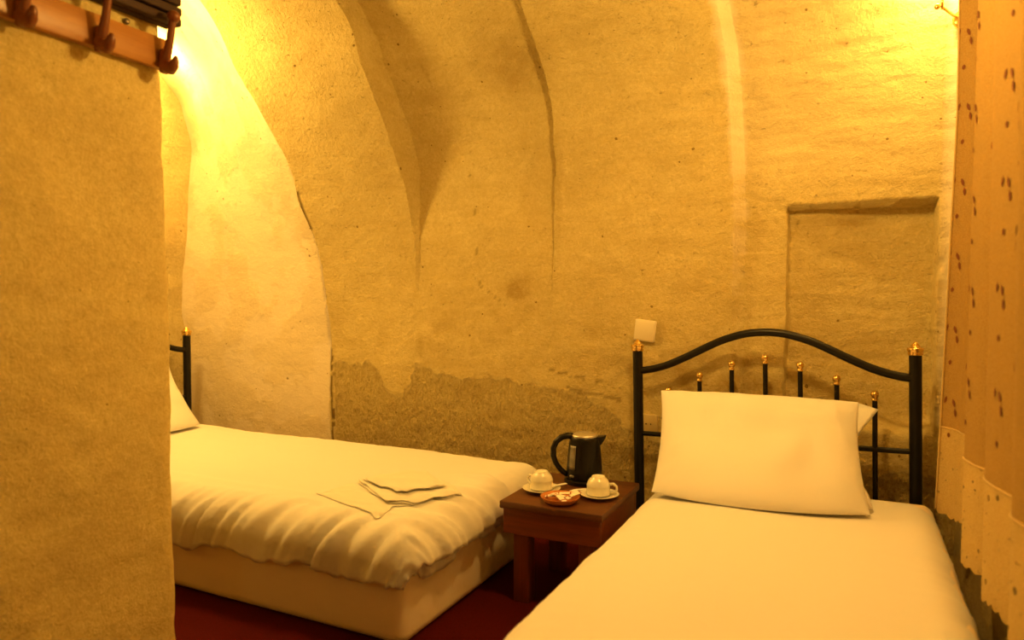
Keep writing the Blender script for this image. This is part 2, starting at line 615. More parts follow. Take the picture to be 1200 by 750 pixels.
smudge = np.maximum.reduce([
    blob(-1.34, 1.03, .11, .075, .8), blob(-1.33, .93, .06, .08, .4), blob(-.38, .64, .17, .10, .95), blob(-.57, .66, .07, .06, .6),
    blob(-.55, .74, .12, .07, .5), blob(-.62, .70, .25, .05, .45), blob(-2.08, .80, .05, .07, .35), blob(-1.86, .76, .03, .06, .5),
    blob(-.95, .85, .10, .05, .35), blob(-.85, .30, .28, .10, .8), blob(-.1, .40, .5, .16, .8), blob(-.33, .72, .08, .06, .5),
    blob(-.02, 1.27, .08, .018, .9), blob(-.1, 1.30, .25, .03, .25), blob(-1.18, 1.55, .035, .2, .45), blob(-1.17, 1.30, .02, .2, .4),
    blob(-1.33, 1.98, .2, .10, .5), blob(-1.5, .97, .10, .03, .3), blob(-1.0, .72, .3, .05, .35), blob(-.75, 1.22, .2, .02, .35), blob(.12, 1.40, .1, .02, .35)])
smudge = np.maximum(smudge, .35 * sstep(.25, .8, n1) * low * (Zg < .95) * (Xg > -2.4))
# cracks: along the first joint, and thin ones across the bays
cw = .0044 + .0040 * n2
crack = (np.abs(Xg - XAB - .004) < cw * 1.5) * (Zg < 1.62) * (Zg > .2) * (n2 > -.45) * 1.0
crack = crack * low
for (x0, z0, x1, z1, w) in ((-1.19, .66, -.95, .64, .004), (-2.35, .60, -2.1, .605, .002), (-1.62, 1.55, -1.55, 1.05, .0022),
                            (-1.55, 1.05, -1.44, .98, .0022), (-1.1, .60, -.86, .57, .004)):
    u = np.clip(((Xg - x0) * (x1 - x0) + (Zg - z0) * (z1 - z0)) / ((x1 - x0) ** 2 + (z1 - z0) ** 2), 0, 1)
    d = np.hypot(Xg - x0 - u * (x1 - x0), Zg - z0 - u * (z1 - z0) + .012 * n1)
    crack = np.maximum(crack, (d < w * 1.6) * .55 * low * (n2 > -.3))
disp -= .004 * crack
disp -= .0015 * stain
disp += .0032 * stain * fbm(Xg * 55 + Zg * 20, Zg * 42, 2.2, 3, 71)
lit_plaster = np.maximum(sstep(-.26, -.25, Xg) * 0, 1 - sstep(.0, .045, np.abs(Xg - .29))) * low * (Zg > .55)
lit_plaster = np.maximum(lit_plaster, (.72 + .28 * sstep(-.2, .3, n1)) * (CP[:, None] == 0) * np.ones_like(Xg))  # smooth left bay, whitened further to paint in the lamp's glow
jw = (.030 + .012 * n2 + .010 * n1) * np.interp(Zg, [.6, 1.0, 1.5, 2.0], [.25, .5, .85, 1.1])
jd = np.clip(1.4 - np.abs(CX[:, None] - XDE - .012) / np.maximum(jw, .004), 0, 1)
lit_plaster = np.maximum(lit_plaster, jd * (CP[:, None] >= 3) * low * np.interp(Zg, [.7, 1.1, 1.7, 2.0], [.15, .55, 1.0, 1.0]))  # lamplight on the step edge painted in as a paler joint
lit_plaster = np.maximum(lit_plaster, .25 * (CP[:, None] == 4) * sstep(1.3, 1.6, Zg))  # upper right bay whitened, standing for the lamp's hot spot
XYZ = XYZ + N * disp[..., None]
MIDZ = XYZ
nc, nr = Xg.shape
idx = np.arange(nc * nr).reshape(nc, nr)
F = np.stack([idx[:-1, :-1], idx[1:, :-1], idx[1:, 1:], idx[:-1, 1:]], -1).reshape(-1, 4)
me = bpy.data.meshes.new('wall_back')
me.from_pydata(XYZ.reshape(-1, 3).tolist(), [], F.tolist())
for nm, A in (('stain', stain), ('smudge', smudge), ('crack', crack), ('lit_plaster', lit_plaster)):
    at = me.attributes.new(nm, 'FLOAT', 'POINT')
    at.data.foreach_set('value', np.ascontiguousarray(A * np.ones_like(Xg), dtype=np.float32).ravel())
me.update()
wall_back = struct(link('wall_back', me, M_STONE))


def rough_plane(name, origin, ua, va, nu, nv, nrm, mat, amp=.008, seed=1):
    u = np.linspace(0, 1, nu)[:, None, None]
    v = np.linspace(0, 1, nv)[None, :, None]
    P = np.array(origin, float) + u * np.array(ua, float) + v * np.array(va, float)
    d = amp * fbm(P[..., 0] * 3, P[..., 1] * 3, P[..., 2] * 3, 3, seed) + .3 * amp * fbm(P[..., 0] * 14, P[..., 1] * 14, P[..., 2] * 18, 3, seed + 5)
    P = P + d[..., None] * np.array(nrm, float)
    return struct(MB().grid(P.tolist()).build(name, mat))


# end walls
rough_plane('wall_left', (-3.43, -3.1, 0), (0, 6.0, 0), (0, 0, 2.75), 200, 130, (1, 0, 0), M_PLAIN, .012, 4)
rough_plane('wall_right', (.325, -3.1, 0), (0, 6.0, 0), (0, 0, 2.75), 240, 150, (-1, 0, 0), M_PLAIN, .006, 6)
# floor
fm = MB().box((-1.56, -.1, -.02), (4.0, 6.0, .04)).build('floor', M_CARPET, smooth=False)
struct(fm)

# foreground partition the coat rack hangs on: front face, rounded end, back face
seg_pts = [(-1.6, y) for y in np.linspace(-2.2, 1.19, 200)]
rr = .03
for a in np.linspace(0, PI / 2, 7):
    seg_pts.append((-1.6 - rr + rr * math.cos(a), 1.2 + rr * math.sin(a)))
for x in np.linspace(-1.66, -1.82, 8):
    seg_pts.append((x, 1.2 + rr))
for y in np.linspace(1.2, -2.2, 30):
    seg_pts.append((-1.85, y))
zs = np.linspace(0, 2.7, 210)
PX = np.array([p[0] for p in seg_pts])[:, None] * np.ones_like(zs)[None]
PY = np.array([p[1] for p in seg_pts])[:, None] * np.ones_like(zs)[None]
PZ = np.ones(len(seg_pts))[:, None] * zs[None]
nx = np.zeros_like(PX)
ny = np.zeros_like(PX)
front = (PX > -1.64)
nx[PX > -1.65] = 1
nx[PX < -1.84] = -1
endm = sstep(1.17, 1.225, PY)
edge_n = .010 * fbm(PZ * 2.2, 0, 0, 2, 12) + .0045 * fbm(PZ * 9, 3.3, 0, 3, 14)
PY = PY + endm * (np.interp(PZ, [0, .6, 1.1, 1.6, 2.0], [.028, .016, .006, .002, -.012]) + edge_n)
dd = .007 * fbm(PX * 3, PY * 3, PZ * 3, 3, 51) + .0035 * fbm(PX * 11, PY * 11, PZ * 11, 3, 53) + .0016 * fbm(PX * 40, PY * 40, PZ * 40, 2, 55)
PX = PX + nx * dd * (1 - .6 * endm)
struct(MB().grid(np.stack([PX, PY, PZ], -1).tolist()).build('wall_partition', M_PART))

# ------------------------------------------------------------------ beds
HW = 0.477                                    # half width between post centres


def make_bed(label, loc, rz, tilt, base_c, base_s):
    t = thing('single_bed', label, 'bed', loc, rz)
    R = Matrix.Rotation(tilt, 3, 'Y')

    def part(mb, name, mat, parent=t, sharp=None):
        mb.v = [tuple(R @ Vector(v)) for v in mb.v] if tilt else mb.v
        return mb.build(name, mat, parent, True, sharp)
    fin_prof = [(.0215, 0), (.0235, .004), (.0225, .010), (.0245, .016), (.0265, .022), (.0255, .0245), (.018, .027), (.0145, .031), (.0115, .036),
                (.0075, .041), (.004, .0445), (.001, .046)]
    for s in (-1, 1):
        p = part(MB().tube([(s * HW, 0, .0), (s * HW, 0, .3), (s * HW, 0, .79)], .0195, 20), 'post', M_IRON, sharp=50)
        part(MB().lathe(fin_prof, 20, (s * HW, 0, .788)), 'finial', M_BRASS, p)
    # arched top rail
    xs = np.linspace(-1, 1, 61)
    ctrl_x = [-1, -.86, -.66, -.46, -.25, 0, .25, .46, .66, .86, 1]
    ctrl_z = [.708, .716, .752, .803, .850, .870, .850, .803, .752, .716, .708]
    cz = np.interp(xs, ctrl_x, ctrl_z)
    ker = np.ones(9) / 9
    cz = np.convolve(np.pad(cz, 4, mode='edge'), ker, 'valid')
    part(MB().tube([(x * HW, 0, z) for x, z in zip(xs, cz)], .0145, 14), 'arched_rail', M_IRON, sharp=50)
    part(MB().tube([(-HW, 0, .462), (0, 0, .462), (HW, 0, .462)], .0095, 12), 'cross_rail', M_IRON, sharp=50)
    part(MB().tube([(-HW, 0, .10), (0, 0, .10), (HW, 0, .10)], .0125, 12), 'cross_rail', M_IRON, sharp=50)
    for i, zt in enumerate((.628, .690, .736, .762, .738, .694, .643)):
        x = (i - 3) * .1185
        sp = part(MB().tube([(x, 0, .105), (x, 0, .5), (x, 0, zt - .012)], .0085, 12), 'spindle', M_IRON, sharp=50)
        part(MB().lathe([(.0085, -.014), (.0105, -.012), (.0105, -.008), (.008, -.006), (.0105, -.001), (.0128, .004), (.0132, .009), (.0118, .0145), (.008, .0190), (.001, .0215)], 16, (x, 0, zt)), 'finial', M_BRASS, sp)
    # divan base
    mb = MB().box(base_c, base_s, .035, 4)
    b = mb.build('divan_base', M_BASE, t)
    sx, sy = base_s[0] / 2 - .07, base_s[1] / 2 - .09
    for a in (-1, 1):
        for c in (-1, 1):
            MB().lathe([(.022, 0), (.026, .01), (.026, base_c[2] - base_s[2] / 2 + .01)], 12, (base_c[0] + a * sx, base_c[1] + c * sy, 0)).build('foot', M_IRON, t)
    return t


bed_r = make_bed('black iron bed with brass knobs, its headboard in front of the wall niche', (-.275, 2.69, 0), 0, -.019, (.084, -1.10, .185), (.86, 2.06, .27))
bed_l = make_bed('bed against the far left wall, black headboard post mostly hidden by the partition', (-3.19, 2.085, 0), PI / 2, 0, (-.048, -1.062, .158), (.885, 2.01, .315))


# ------------------------------------------------------------------ duvets
def duvet(name, mat, x0, x1, y0, y1, R, ztop, drops, seed, wr, step=.014, puff=.012, hem_noise=.012, zshift=0.0):
    """cloth over a box: inner top rectangle x0..x1, y0..y1; drops = cloth length past it on (-x, +x, -y, +y)"""
    dl, dr, dn, df = drops
    A = np.arange(x0 - dl, x1 + dr + step, step)
    B = np.arange(y0 - dn, y1 + df + step, step)
    A, B = np.meshgrid(A, B, indexing='ij')
    hn = hem_noise * fbm(A * 9, B * 9, seed, 3, seed)
    ex = np.where(A < x0, A - x0, np.where(A > x1, A - x1, 0))
    ey = np.where(B < y0, B - y0, np.where(B > y1, B - y1, 0))
    d = (np.abs(ex) ** 4 + np.abs(ey) ** 4) ** .25
    L = np.hypot(ex, ey) + 1e-9
    ux, uy = ex / L, ey / L
    d = d * (1 + hn / .2 * sstep(.1, .2, d))
    ang = np.minimum(d / R, PI / 2)
    out = R * np.sin(ang)
    down = R * (1 - np.cos(ang)) + np.maximum(d - R * PI / 2, 0)
    out = out - .12 * np.maximum(d - R * PI / 2, 0)
    px = np.clip(A, x0, x1) + ux * out
    py = np.clip(B, y0, y1) + uy * out
    cx, cy = (x0 + x1) / 2, (y0 + y1) / 2
    pz = ztop - down
    # soft puff on top
    ed = np.minimum(np.minimum(A - (x0 - dl * .4), (x1 + dr * .4) - A), np.minimum(B - (y0 - dn * .4), (y1 + df * .4) - B))
    pz = pz + puff * (sstep(0, .3, ed) - 1) + .004 * fbm(A * 3.1, B * 3.1, seed * 1.7, 2, seed + 2)
    # wrinkles: radial folds at the skirts, running up and across the edge
    along = np.where(np.abs(ey) > np.abs(ex), A, B)
    side = np.where(np.abs(ey) > np.abs(ex), 1, -1)
    slant = along + side * .55 * np.clip(d, 0, .3) * np.sign(np.where(np.abs(ey) > np.abs(ex), -ey, ex))
    near = np.minimum(np.minimum(A - x0 + dl, x1 + dr - A), np.minimum(B - y0 + dn, y1 + df - B))
    amp = sstep(.34, .12, near) if False else 1 - sstep(.10, .36, near)
    w1 = fbm((slant) * 13, d * 2.2 + near * 1.3, seed + .5, 2, seed + 11)
    w2 = fbm((slant) * 30, d * 4.0, seed + 3.5, 2, seed + 19)
    rid = (1 - np.abs(w1) * 1.6)
    wd = wr * amp * (.010 * w1 + 0.008 * np.maximum(rid, 0) ** 3 + .006 * w2)
    wd = wd * np.where(B > y1 - .25, .15, 1.0)
    bul = sstep(0.0, .06, d)
    px = px + ux * wd * bul
    py = py + uy * wd * bul
    pz = pz + wd * (1 - bul * .6)
    G = np.stack([px, py, pz + zshift], -1)
    o = MB().grid(G.tolist()).build(name, mat)
    so = o.modifiers.new('thickness', 'SOLIDIFY')
    so.thickness = .010
    so.offset = -1.0
    return o


dv_r = duvet('duvet', M_DUVET, -.535, .150, .52, 2.47, .10, .358, (.24, .26, .24, .15), 3, .35, puff=.010)
tag(dv_r, 'smooth white duvet spread over the bed on the right, pillow at its head', 'duvet')
dv_l = duvet('duvet', M_DUVET, -3.10, -1.166, 1.652, 2.42, .10, .362, (.02, .172, .226, .14), 7, 1.8, puff=.012, hem_noise=.018)
tag(dv_l, 'wrinkled white duvet with ruffled hem over the bed at left, towels lying on it', 'duvet')
# the inner layer that shows below the hem at the foot of the left bed
lay = duvet('under_sheet', M_SHEET, -1.5, -1.188, 1.70, 2.40, .092, .345, (0, .205, .15, .14), 12, 1.5, puff=.0, hem_noise=.03)
tag(lay, 'rumpled white under-sheet edge hanging below the duvet hem at the foot of the left bed', 'sheet')


# ------------------------------------------------------------------ pillows
def edge_dense(n):
    t = np.linspace(-1, 1, n)
    return np.sign(t) * (1 - (1 - np.abs(t)) ** 2.6)


def pillow(label, corners, thick, seed):
    BL, BR, TL, TR = [np.array(c, float) for c in corners]
    nu, nv = 46, 34
    u = edge_dense(nu)[:, None]
    v = edge_dense(nv)[None, :]
    fu, fv = (u + 1) / 2, (v + 1) / 2
    # edges drawn in between the corners
    pu = u * (1 - .045 * (1 - v ** 2))
    pv = v * (1 - .035 * (1 - u ** 2))
    gu, gv = (pu + 1) / 2, (pv + 1) / 2
    P = ((1 - gu) * (1 - gv))[..., None] * BL + (gu * (1 - gv))[..., None] * BR + ((1 - gu) * gv)[..., None] * TL + (gu * gv)[..., None] * TR
    sag = np.clip(1 - fv * 1.6, 0, 1) ** 1.5 * (1 - (u - .15) ** 2 / 1.3)
    P[..., 1] -= 0.115 * np.clip(sag, 0, 1)
    n = np.cross(BR - BL, TL - BL)
    n = n / np.linalg.norm(n)
    th = thick * np.clip((1 - np.abs(u) ** 3.2) * (1 - np.abs(v) ** 2.6), 0, 1) ** .55
    w = .011 * fbm(u * 1.8, v * 1.6, seed, 3, seed) * (th / thick)
    w = w + .010 * np.maximum(0, 1 - np.abs(fbm((u + v * .4) * 1.6, (v - u * .3) * 1.2, seed + 4, 2, seed + 4)) * 5) * (th / thick)
    fr = P + n * (th + w)[..., None]
    bk = P - n * (th * .55)[..., None]
    t = MB()
    t.grid(fr.tolist())
    t.grid(bk[::-1].tolist())
    return t, n, (BL, BR, TL, TR)


def weld(o):
    bm = bmesh.new()
    bm.from_mesh(o.data)
    bmesh.ops.remove_doubles(bm, verts=bm.verts, dist=.00012)
    bm.to_mesh(o.data)
    bm.free()
    o.data.polygons.foreach_set('use_smooth', [True] * len(o.data.polygons))


ox, oy = -.291, 2.69
PC = [(-.580 - ox, 2.205 - oy, .362), (.050 - ox, 2.295 - oy, .364), (-.650 - ox, 2.600 - oy, .640), (.018 - ox, 2.600 - oy, .640)]
mb, pn, PCn = pillow('', PC, .075, 5)
pil_r = thing('pillow', 'plump white pillow leaning on the arched headboard with its case flap sticking out at right', 'pillow', (ox, oy, 0))
body = mb.build('cushion', M_SHEET, pil_r)
weld(body)
# open end of the pillowcase: a soft flap at the top right corner and along the right edge
TRl, BRl = np.array(PC[3]), np.array(PC[1])
G = []
for i in range(9):
    s = i / 8
    base = TRl * (1 - s) + BRl * s + np.array([-.012 - .02 * 4 * s * (1 - s), -.006, 0])
    wdt = .062 * max(0, 1 - s * 3.2) ** .8 + .010 + .012 * (s > .85)
    row = []
    for j in range(6):
        q = j / 5
        row.append(base + np.array([wdt * q, .012 * q + .006 * math.sin(q * 5 + s * 4), -.020 * q * (1 - s)]))
    G.append(row)
fl = MB().grid([[tuple(p) for p in r] for r in G]).build('case_flap', M_SHEET, pil_r)
sm = fl.modifiers.new('thickness', 'SOLIDIFY')
sm.thickness = .004
mb, _, _ = pillow('', [(-.33, -.30, .375), (.275, -.285, .372), (-.33, -.075, .68), (.285, -.085, .69)], .06, 9)
pil_l = thing('pillow', '', 'pillow', (-3.19, 2.085, 0), PI / 2)
weld(mb.build('cushion', M_SHEET, pil_l))
pil_l['label'] = 'white pillow on the left bed, only a corner showing past the partition'


# ------------------------------------------------------------------ towels on the left bed
from mathutils.bvhtree import BVHTree
_bv = BVHTree.FromPolygons([v.co for v in dv_l.data.vertices], [list(p.vertices) for p in dv_l.data.polygons])


_stack = [_bv]


def cloth_z(x, y):
    z = -1
    for bv in _stack:
        h = bv.ray_cast(Vector((x, y, 1.0)), Vector((0, 0, -1)))
        if h[0] and h[0].z > z:
            z = h[0].z
    return z if z > 0 else .36


def towel(label, c, size, rz, layers, thick, seed):
    mb = MB()
    for i in range(layers):
        nu, nv = 56, 44
        u = edge_dense(nu)[:, None]
        v = edge_dense(nv)[None, :]
        sx, sy = size[0] / 2 * (1 - .025 * i), size[1] / 2 * (1 - .03 * i)
        e = (np.abs(u) ** 10 + np.abs(v) ** 10)
        th = thick / 2 * np.clip(1 - np.maximum(np.abs(u), np.abs(v)) ** 7, 0, 1) ** .5
        wob = .004 * fbm(u * 1.7 + i, v * 1.7, seed, 2, seed)
        gx = u * sx + .006 * fbm(v * 1.5, i * 3.0, seed + 2, 2, seed) + 0 * v + .010 * (i % 2)
        gy = v * sy + .006 * fbm(u * 1.5, i * 5.0, seed + 3, 2, seed) + 0 * u - .006 * (i % 2)
        zc = thick * (i + .5) + wob * (th > 0)
        top = np.stack([gx, gy, zc + th], -1)
        bot = np.stack([gx, gy, thick * (i + .5) - th], -1)
        mb.grid(top.tolist())
        mb.grid(bot[::-1].tolist())
    o = mb.build('folded_towel', M_TOWEL)
    weld(o)
    o.location = (c[0], c[1], .36)
    o.rotation_euler = (0, 0, rz)
    for v in o.data.vertices:
        wx = c[0] + v.co.x * math.cos(rz) - v.co.y * math.sin(rz)
        wy = c[1] + v.co.x * math.sin(rz) + v.co.y * math.cos(rz)
        v.co.z += cloth_z(wx, wy) - .36 + c[2]
    Mw = Matrix.Translation((c[0], c[1], .36)) @ Matrix.Rotation(rz, 4, 'Z')
    _stack.append(BVHTree.FromPolygons([Mw @ v.co for v in o.data.vertices], [list(p.vertices) for p in o.data.polygons]))
    tag(o, label, 'towel', None)
    return o


towel('thin white towel folded flat on the duvet, nearest the front edge', (-1.375, 1.745, .0004), (.30, .145), math.radians(-13), 1, .005, 3)
towel('thick folded white towel on the left bed, under a smaller one', (-1.315, 1.900, .0006), (.30, .255), math.radians(-33), 2, .0075, 5)
towel('smaller folded white towel, topmost of the pile on the left bed', (-1.335, 1.910, .0006), (.215, .185), math.radians(-24), 2, .0065, 8)

# ------------------------------------------------------------------ bedside table
TX0, TX1, TY0, TY1, TZ = -1.022, -.672, 1.985, 2.395, .335
tb = thing('bedside_table', 'low dark red wooden table between the beds, tea things on top', 'table', ((TX0 + TX1) / 2, (TY0 + TY1) / 2, 0))
w, dph = TX1 - TX0, TY1 - TY0
MB().box((0, 0, TZ - .0125), (w, dph, .025), .005, 2).build('table_top', M_TOP, tb, True, 40)
for s in (-1, 1):
    MB().box((0, s * (dph / 2 - .020), .270), (w - .020, .020, .082), .002, 1).build('apron', M_WALNUT, tb, True, 40)
    MB().box((s * (w / 2 - .020), 0, .270), (.020, dph - .060, .082), .002, 1).build('apron', M_WALNUT, tb, True, 40)
    for q in (-1, 1):
        MB().box((s * (w / 2 - .062), q * (dph / 2 - .060), .155), (.054, .054, .31), .004, 2).build('leg', M_WALNUT_V, tb, True, 40)
TZ += .0005

# ------------------------------------------------------------------ kettle
KX, KY = -.852, 2.318
kt = thing('electric_kettle', 'black electric kettle with steel lid at the back of the bedside table', 'kettle', (KX, KY, TZ), math.radians(24))
kt.scale = (1.05, 1.05, .905)                 # local +x = spout (right), -x = handle
MB().lathe([(.066, 0), (.068, .004), (.068, .014), (.062, .018)], 36).build('power_base', M_KETTLE, kt, True, 50)
prof_b = [(.058, .019), (.060, .030), (.0595, .06), (.057, .10), (.0535, .14), (.0505, .165), (.049, .178), (.046, .182)]
MB().lathe(prof_b, 40).build('body', M_KETTLE, kt, True, 50)
MB().lathe([(.0445, .1815), (.045, .185), (.043, .189), (.034, .193), (.018, .196), (.001, .197)], 36).build('lid', M_STEEL, kt, True, 60)
sp = MB()
ring = []
for i, (x, hw, z0, z1) in enumerate(((.040, .024, .128, .181), (.054, .018, .140, .182), (.066, .011, .156, .184), (.073, .005, .170, .186))):
    ring.append([(x, -hw, z1), (x - .002, -hw * .8, (z0 + z1) / 2), (x - .004, 0, z0), (x - .002, hw * .8, (z0 + z1) / 2), (x, hw, z1), (x, 0, z1 + .001), (x, -hw, z1)])
sp.grid(ring)
sp.add([(p[0], p[1], p[2]) for p in ring[-1][:6]], [(0, 1, 2, 3, 4, 5)])
sp.build('spout', M_KETTLE, kt, True, 40)
hp = [(-.040, 0, .181), (-.058, 0, .183), (-.078, 0, .176), (-.096, 0, .158), (-.105, 0, .132), (-.105, 0, .104), (-.098, 0, .078), (-.085, 0, .055), (-.070, 0, .038), (-.056, 0, .030)]
MB().tube(hp, [.013, .0125, .0115, .0105, .010, .0098, .0095, .0095, .010, .011], 14, 1.15).build('handle', M_KETTLE, kt)
# water gauge on the side toward the camera and the handle
ga = math.radians(-137)
G = []
for i in range(9):
    z = .060 + i * .0115
    r = np.interp(z, [p[1] for p in prof_b], [p[0] for p in prof_b]) + .0022
    G.append([(r * math.cos(ga + a), r * math.sin(ga + a), z) for a in np.linspace(-.22, .22, 5)])
ggo = MB().grid(G).build('water_gauge', M_GAUGE, kt)
gs = ggo.modifiers.new('thickness', 'SOLIDIFY')
gs.thickness = .002
sw = MB().box((0, 0, 0), (.016, .010, .010), .003, 2).build('switch', M_GAUGE, kt)
sw.location = (.061 * math.cos(ga), .061 * math.sin(ga), .034)
sw.rotation_euler = (0, 0, ga + PI / 2)


# ------------------------------------------------------------------ cups and saucers
def saucer(label, c):
    o = MB().lathe([(.030, 0), (.033, .002), (.050, .007), (.063, .013), (.065, .0145), (.063, .0155), (.050, .0095), (.034, .0055), (.001, .005)], 40).build('saucer', M_CERAMIC, None, True, 60)
    o.location = c
    tag(o, label, 'saucer', 'saucers on the bedside table')
    return o


def cup(label, c, rz):
    t = thing('teacup', label, 'cup', c, rz, 'upturned teacups')
    MB().lathe([(.0325, 0), (.0385, 0), (.0392, .003), (.0386, .012), (.0380, .026), (.0388, .028), (.0382, .031), (.0365, .036), (.033, .044), (.0285, .050),
                (.0225, .0545), (.0215, .058), (.0195, .0595), (.018, .0585), (.0165, .056), (.001, .0555)], 36).build('bowl', M_CERAMIC, t, True, 50)
    MB().tube([(.037, 0, .034), (.050, 0, .036), (.060, 0, .028), (.061, 0, .017), (.052, 0, .009), (.0375, 0, .010)], [.005, .0045, .0042, .0042, .0045, .005], 10).build('handle', M_CERAMIC, t)
    return t


saucer('cream saucer at the left edge of the bedside table', (-.940, 2.140, TZ))
saucer('cream saucer on the right of the bedside table, beside the right bed', (-.742, 2.160, TZ))
cup('cream cup turned upside down on the left saucer', (-.943, 2.148, TZ + .0095), math.radians(165))
cup('cream cup turned upside down on the right saucer', (-.748, 2.168, TZ + .0095), math.radians(10))

# terracotta dish with sachets
DX, DY = -.836, 2.052
dish = MB().lathe([(.040, 0), (.043, .001), (.055, .009), (.0625, .019), (.0635, .0215), (.0615, .0215), (.053, .012), (.042, .006), (.001, .0055)], 40).build('clay_dish', M_TERRA, None, True, 60)
dish.location = (DX, DY, TZ)
tag(dish, 'round terracotta dish holding sugar sachets near the front edge of the table', 'dish')


def sachet(name, label, c, size, rz, ry=0.0, mat=None, cat='sachet', rx=0.0, group=None):
    nu, nv = 9, 5
    u = np.linspace(-1, 1, nu)[:, None]
    v = np.linspace(-1, 1, nv)[None, :]
    th = size[2] * (1 - np.abs(u) ** 4) * (1 - np.abs(v) ** 4) + .0006
    gx, gy = u * size[0] / 2 + 0 * v, v * size[1] / 2 + 0 * u
    mb = MB().grid(np.stack([gx, gy, th], -1).tolist())
    mb.grid(np.stack([gx, gy, -th], -1)[::-1].tolist())
    o = mb.build(name, mat or M_PAPER)
    weld(o)
    o.location = c
    o.rotation_euler = (rx, ry, rz)
    tag(o, label, cat, group)
    return o


zd = TZ + .018
sachet('sugar_sachet', 'striped paper sachet across the middle of the clay dish, pointing at the right cup', (DX + .004, DY - .004, zd + .004), (.070, .020, .0030), math.radians(-12), .06)
sachet('sugar_sachet', 'sachet at the left of the clay dish, tip towards the left saucer', (DX - .026, DY + .004, zd), (.052, .018, .0030), math.radians(20), -.12)
sachet('sugar_sachet', 'sachet lying at the back rim of the clay dish, below the kettle', (DX + .004, DY + .030, zd + .004), (.066, .018, .0030), math.radians(12), -.08)
sachet('sugar_sachet', 'sachet at the front of the clay dish with its end lifted', (DX + .012, DY - .026, zd + .005), (.056, .018, .0030), math.radians(-42), .14)
sachet('sugar_sachet', 'sachet leaning on the right rim of the clay dish', (DX + .042, DY + .018, zd + .008), (.046, .018, .0030), math.radians(48), -.22)
sachet('stick_sachet', 'white stick sachet resting on the right rim of the left saucer', (-.892, 2.178, TZ + .0185), (.062, .013, .0022), math.radians(52), -.06, M_WHITEPAPER)
sachet('stick_sachet', 'white stick sachet lying in front of the kettle', (-.826, 2.205, TZ + .004), (.058, .012, .0022), math.radians(44), 0, M_WHITEPAPER)
sachet('tea_bag', 'small brown paper tea bag beside the right saucer', (-.818, 2.178, TZ + .0035), (.036, .030, .0025), math.radians(-20), 0, M_PEG, 'tea bag')
pot = MB().lathe([(.009, 0), (.0105, .001), (.0135, .016), (.0155, .0165), (.0155, .0178), (.001, .0182)], 18).build('creamer_pot', M_WHITEPAPER, None, True, 50)
pot.location = (-.820, 2.132, TZ)
tag(pot, 'tiny white creamer tub between the clay dish and the right saucer', 'creamer')

# ------------------------------------------------------------------ wall plate and socket behind the headboard
t = thing('wall_plate', 'square cream blank plate fixed askew on the wall above the left bedpost', 'wall plate', (-.760, 2.772, .856))
o = MB().box((0, 0, 0), (.088, .016, .088), .006, 3).build('cover', M_PLATE, t, True, 40)
t.rotation_euler = (0, math.radians(6), math.radians(-3))
o = MB().box((0, -.0085, 0), (.074, .003, .074), .0012, 2).build('raised_panel', M_PLATE, t, True, 40)
t = thing('wall_socket', 'small cream wall socket behind the left bedpost', 'socket', (-.742, 2.772, .478))
MB().box((0, 0, 0), (.075, .014, .075), .004, 2).build('cover', M_SOCKET, t, True, 40)
for s in (-1, 1):
    MB().lathe([(.0028, 0), (.0028, .002)], 10).build('pin_hole', M_DARK, t).matrix_local = Matrix.Translation((s * .0095, -.0065, 0)) @ Matrix.Rotation(PI / 2, 4, 'X')

# ------------------------------------------------------------------ coat rack on the partition
RX = -1.592
rack = thing('coat_rack', 'pine board with curved wooden pegs fixed on the partition wall', 'coat rack', (RX, 0, 0))
MB().box((.011, .600, 1.6055), (.022, 1.240, .077), .003, 2).build('board', M_PINE, rack, True, 40)


def peg_mesh():
    mb = MB()
    mb.box((.010, 0, -.002), (.020, .024, .060), .006, 2)
    mb.tube([(.012, 0, .000), (.022, 0, .022), (.031, 0, .050), (.038, 0, .080), (.043, 0, .100)], [.0125, .0105, .0090, .0085, .0090], 12)
    mb.ball((.045, 0, .103), .0155, 14, 8)
    mb.tube([(.008, 0, -.006), (.018, 0, -.018), (.031, 0, -.022), (.042, 0, -.016), (.049, 0, -.004), (.051, 0, .006)], [.016, .0165, .0155, .0125, .0085, .004], 12)
    return mb


pm = None
for y in (1.202, 1.036, .868, .706, .544, .382):
    if pm is None:
        o = peg_mesh().build('peg', M_PEG, rack, True, 60)
        pm = o.data
    else:
        o = link('peg', pm, None, rack, False)
    o.location = (.022, y, 1.585)

ledge = thing('wooden_ledge', 'dark brown ribbed wooden ledge on the partition above the coat pegs', 'shelf', (-1.6, 0, 0))
MB().box((.012, .615, 1.735), (.024, 1.245, .110), .003, 1).build('back_board', M_LEDGE, ledge, True, 40)
for i in range(4):
    MB().box((.034 + .002 * (i % 2), .625, 1.6935 + i * .026), (.024, 1.250, .021), .005, 2).build('slat', M_LEDGE, ledge, True, 40)
scr = MB().lathe([(.0075, 0), (.0075, .003), (.0055, .0055), (.001, .006)], 16).build('screw', M_SCREW)
scr.rotation_euler = (0, PI / 2, 0)
scr.location = (-1.599, 1.128, 1.663)
tag(scr, 'round screw head in the plastered strip between ledge and coat rack', 'screw')

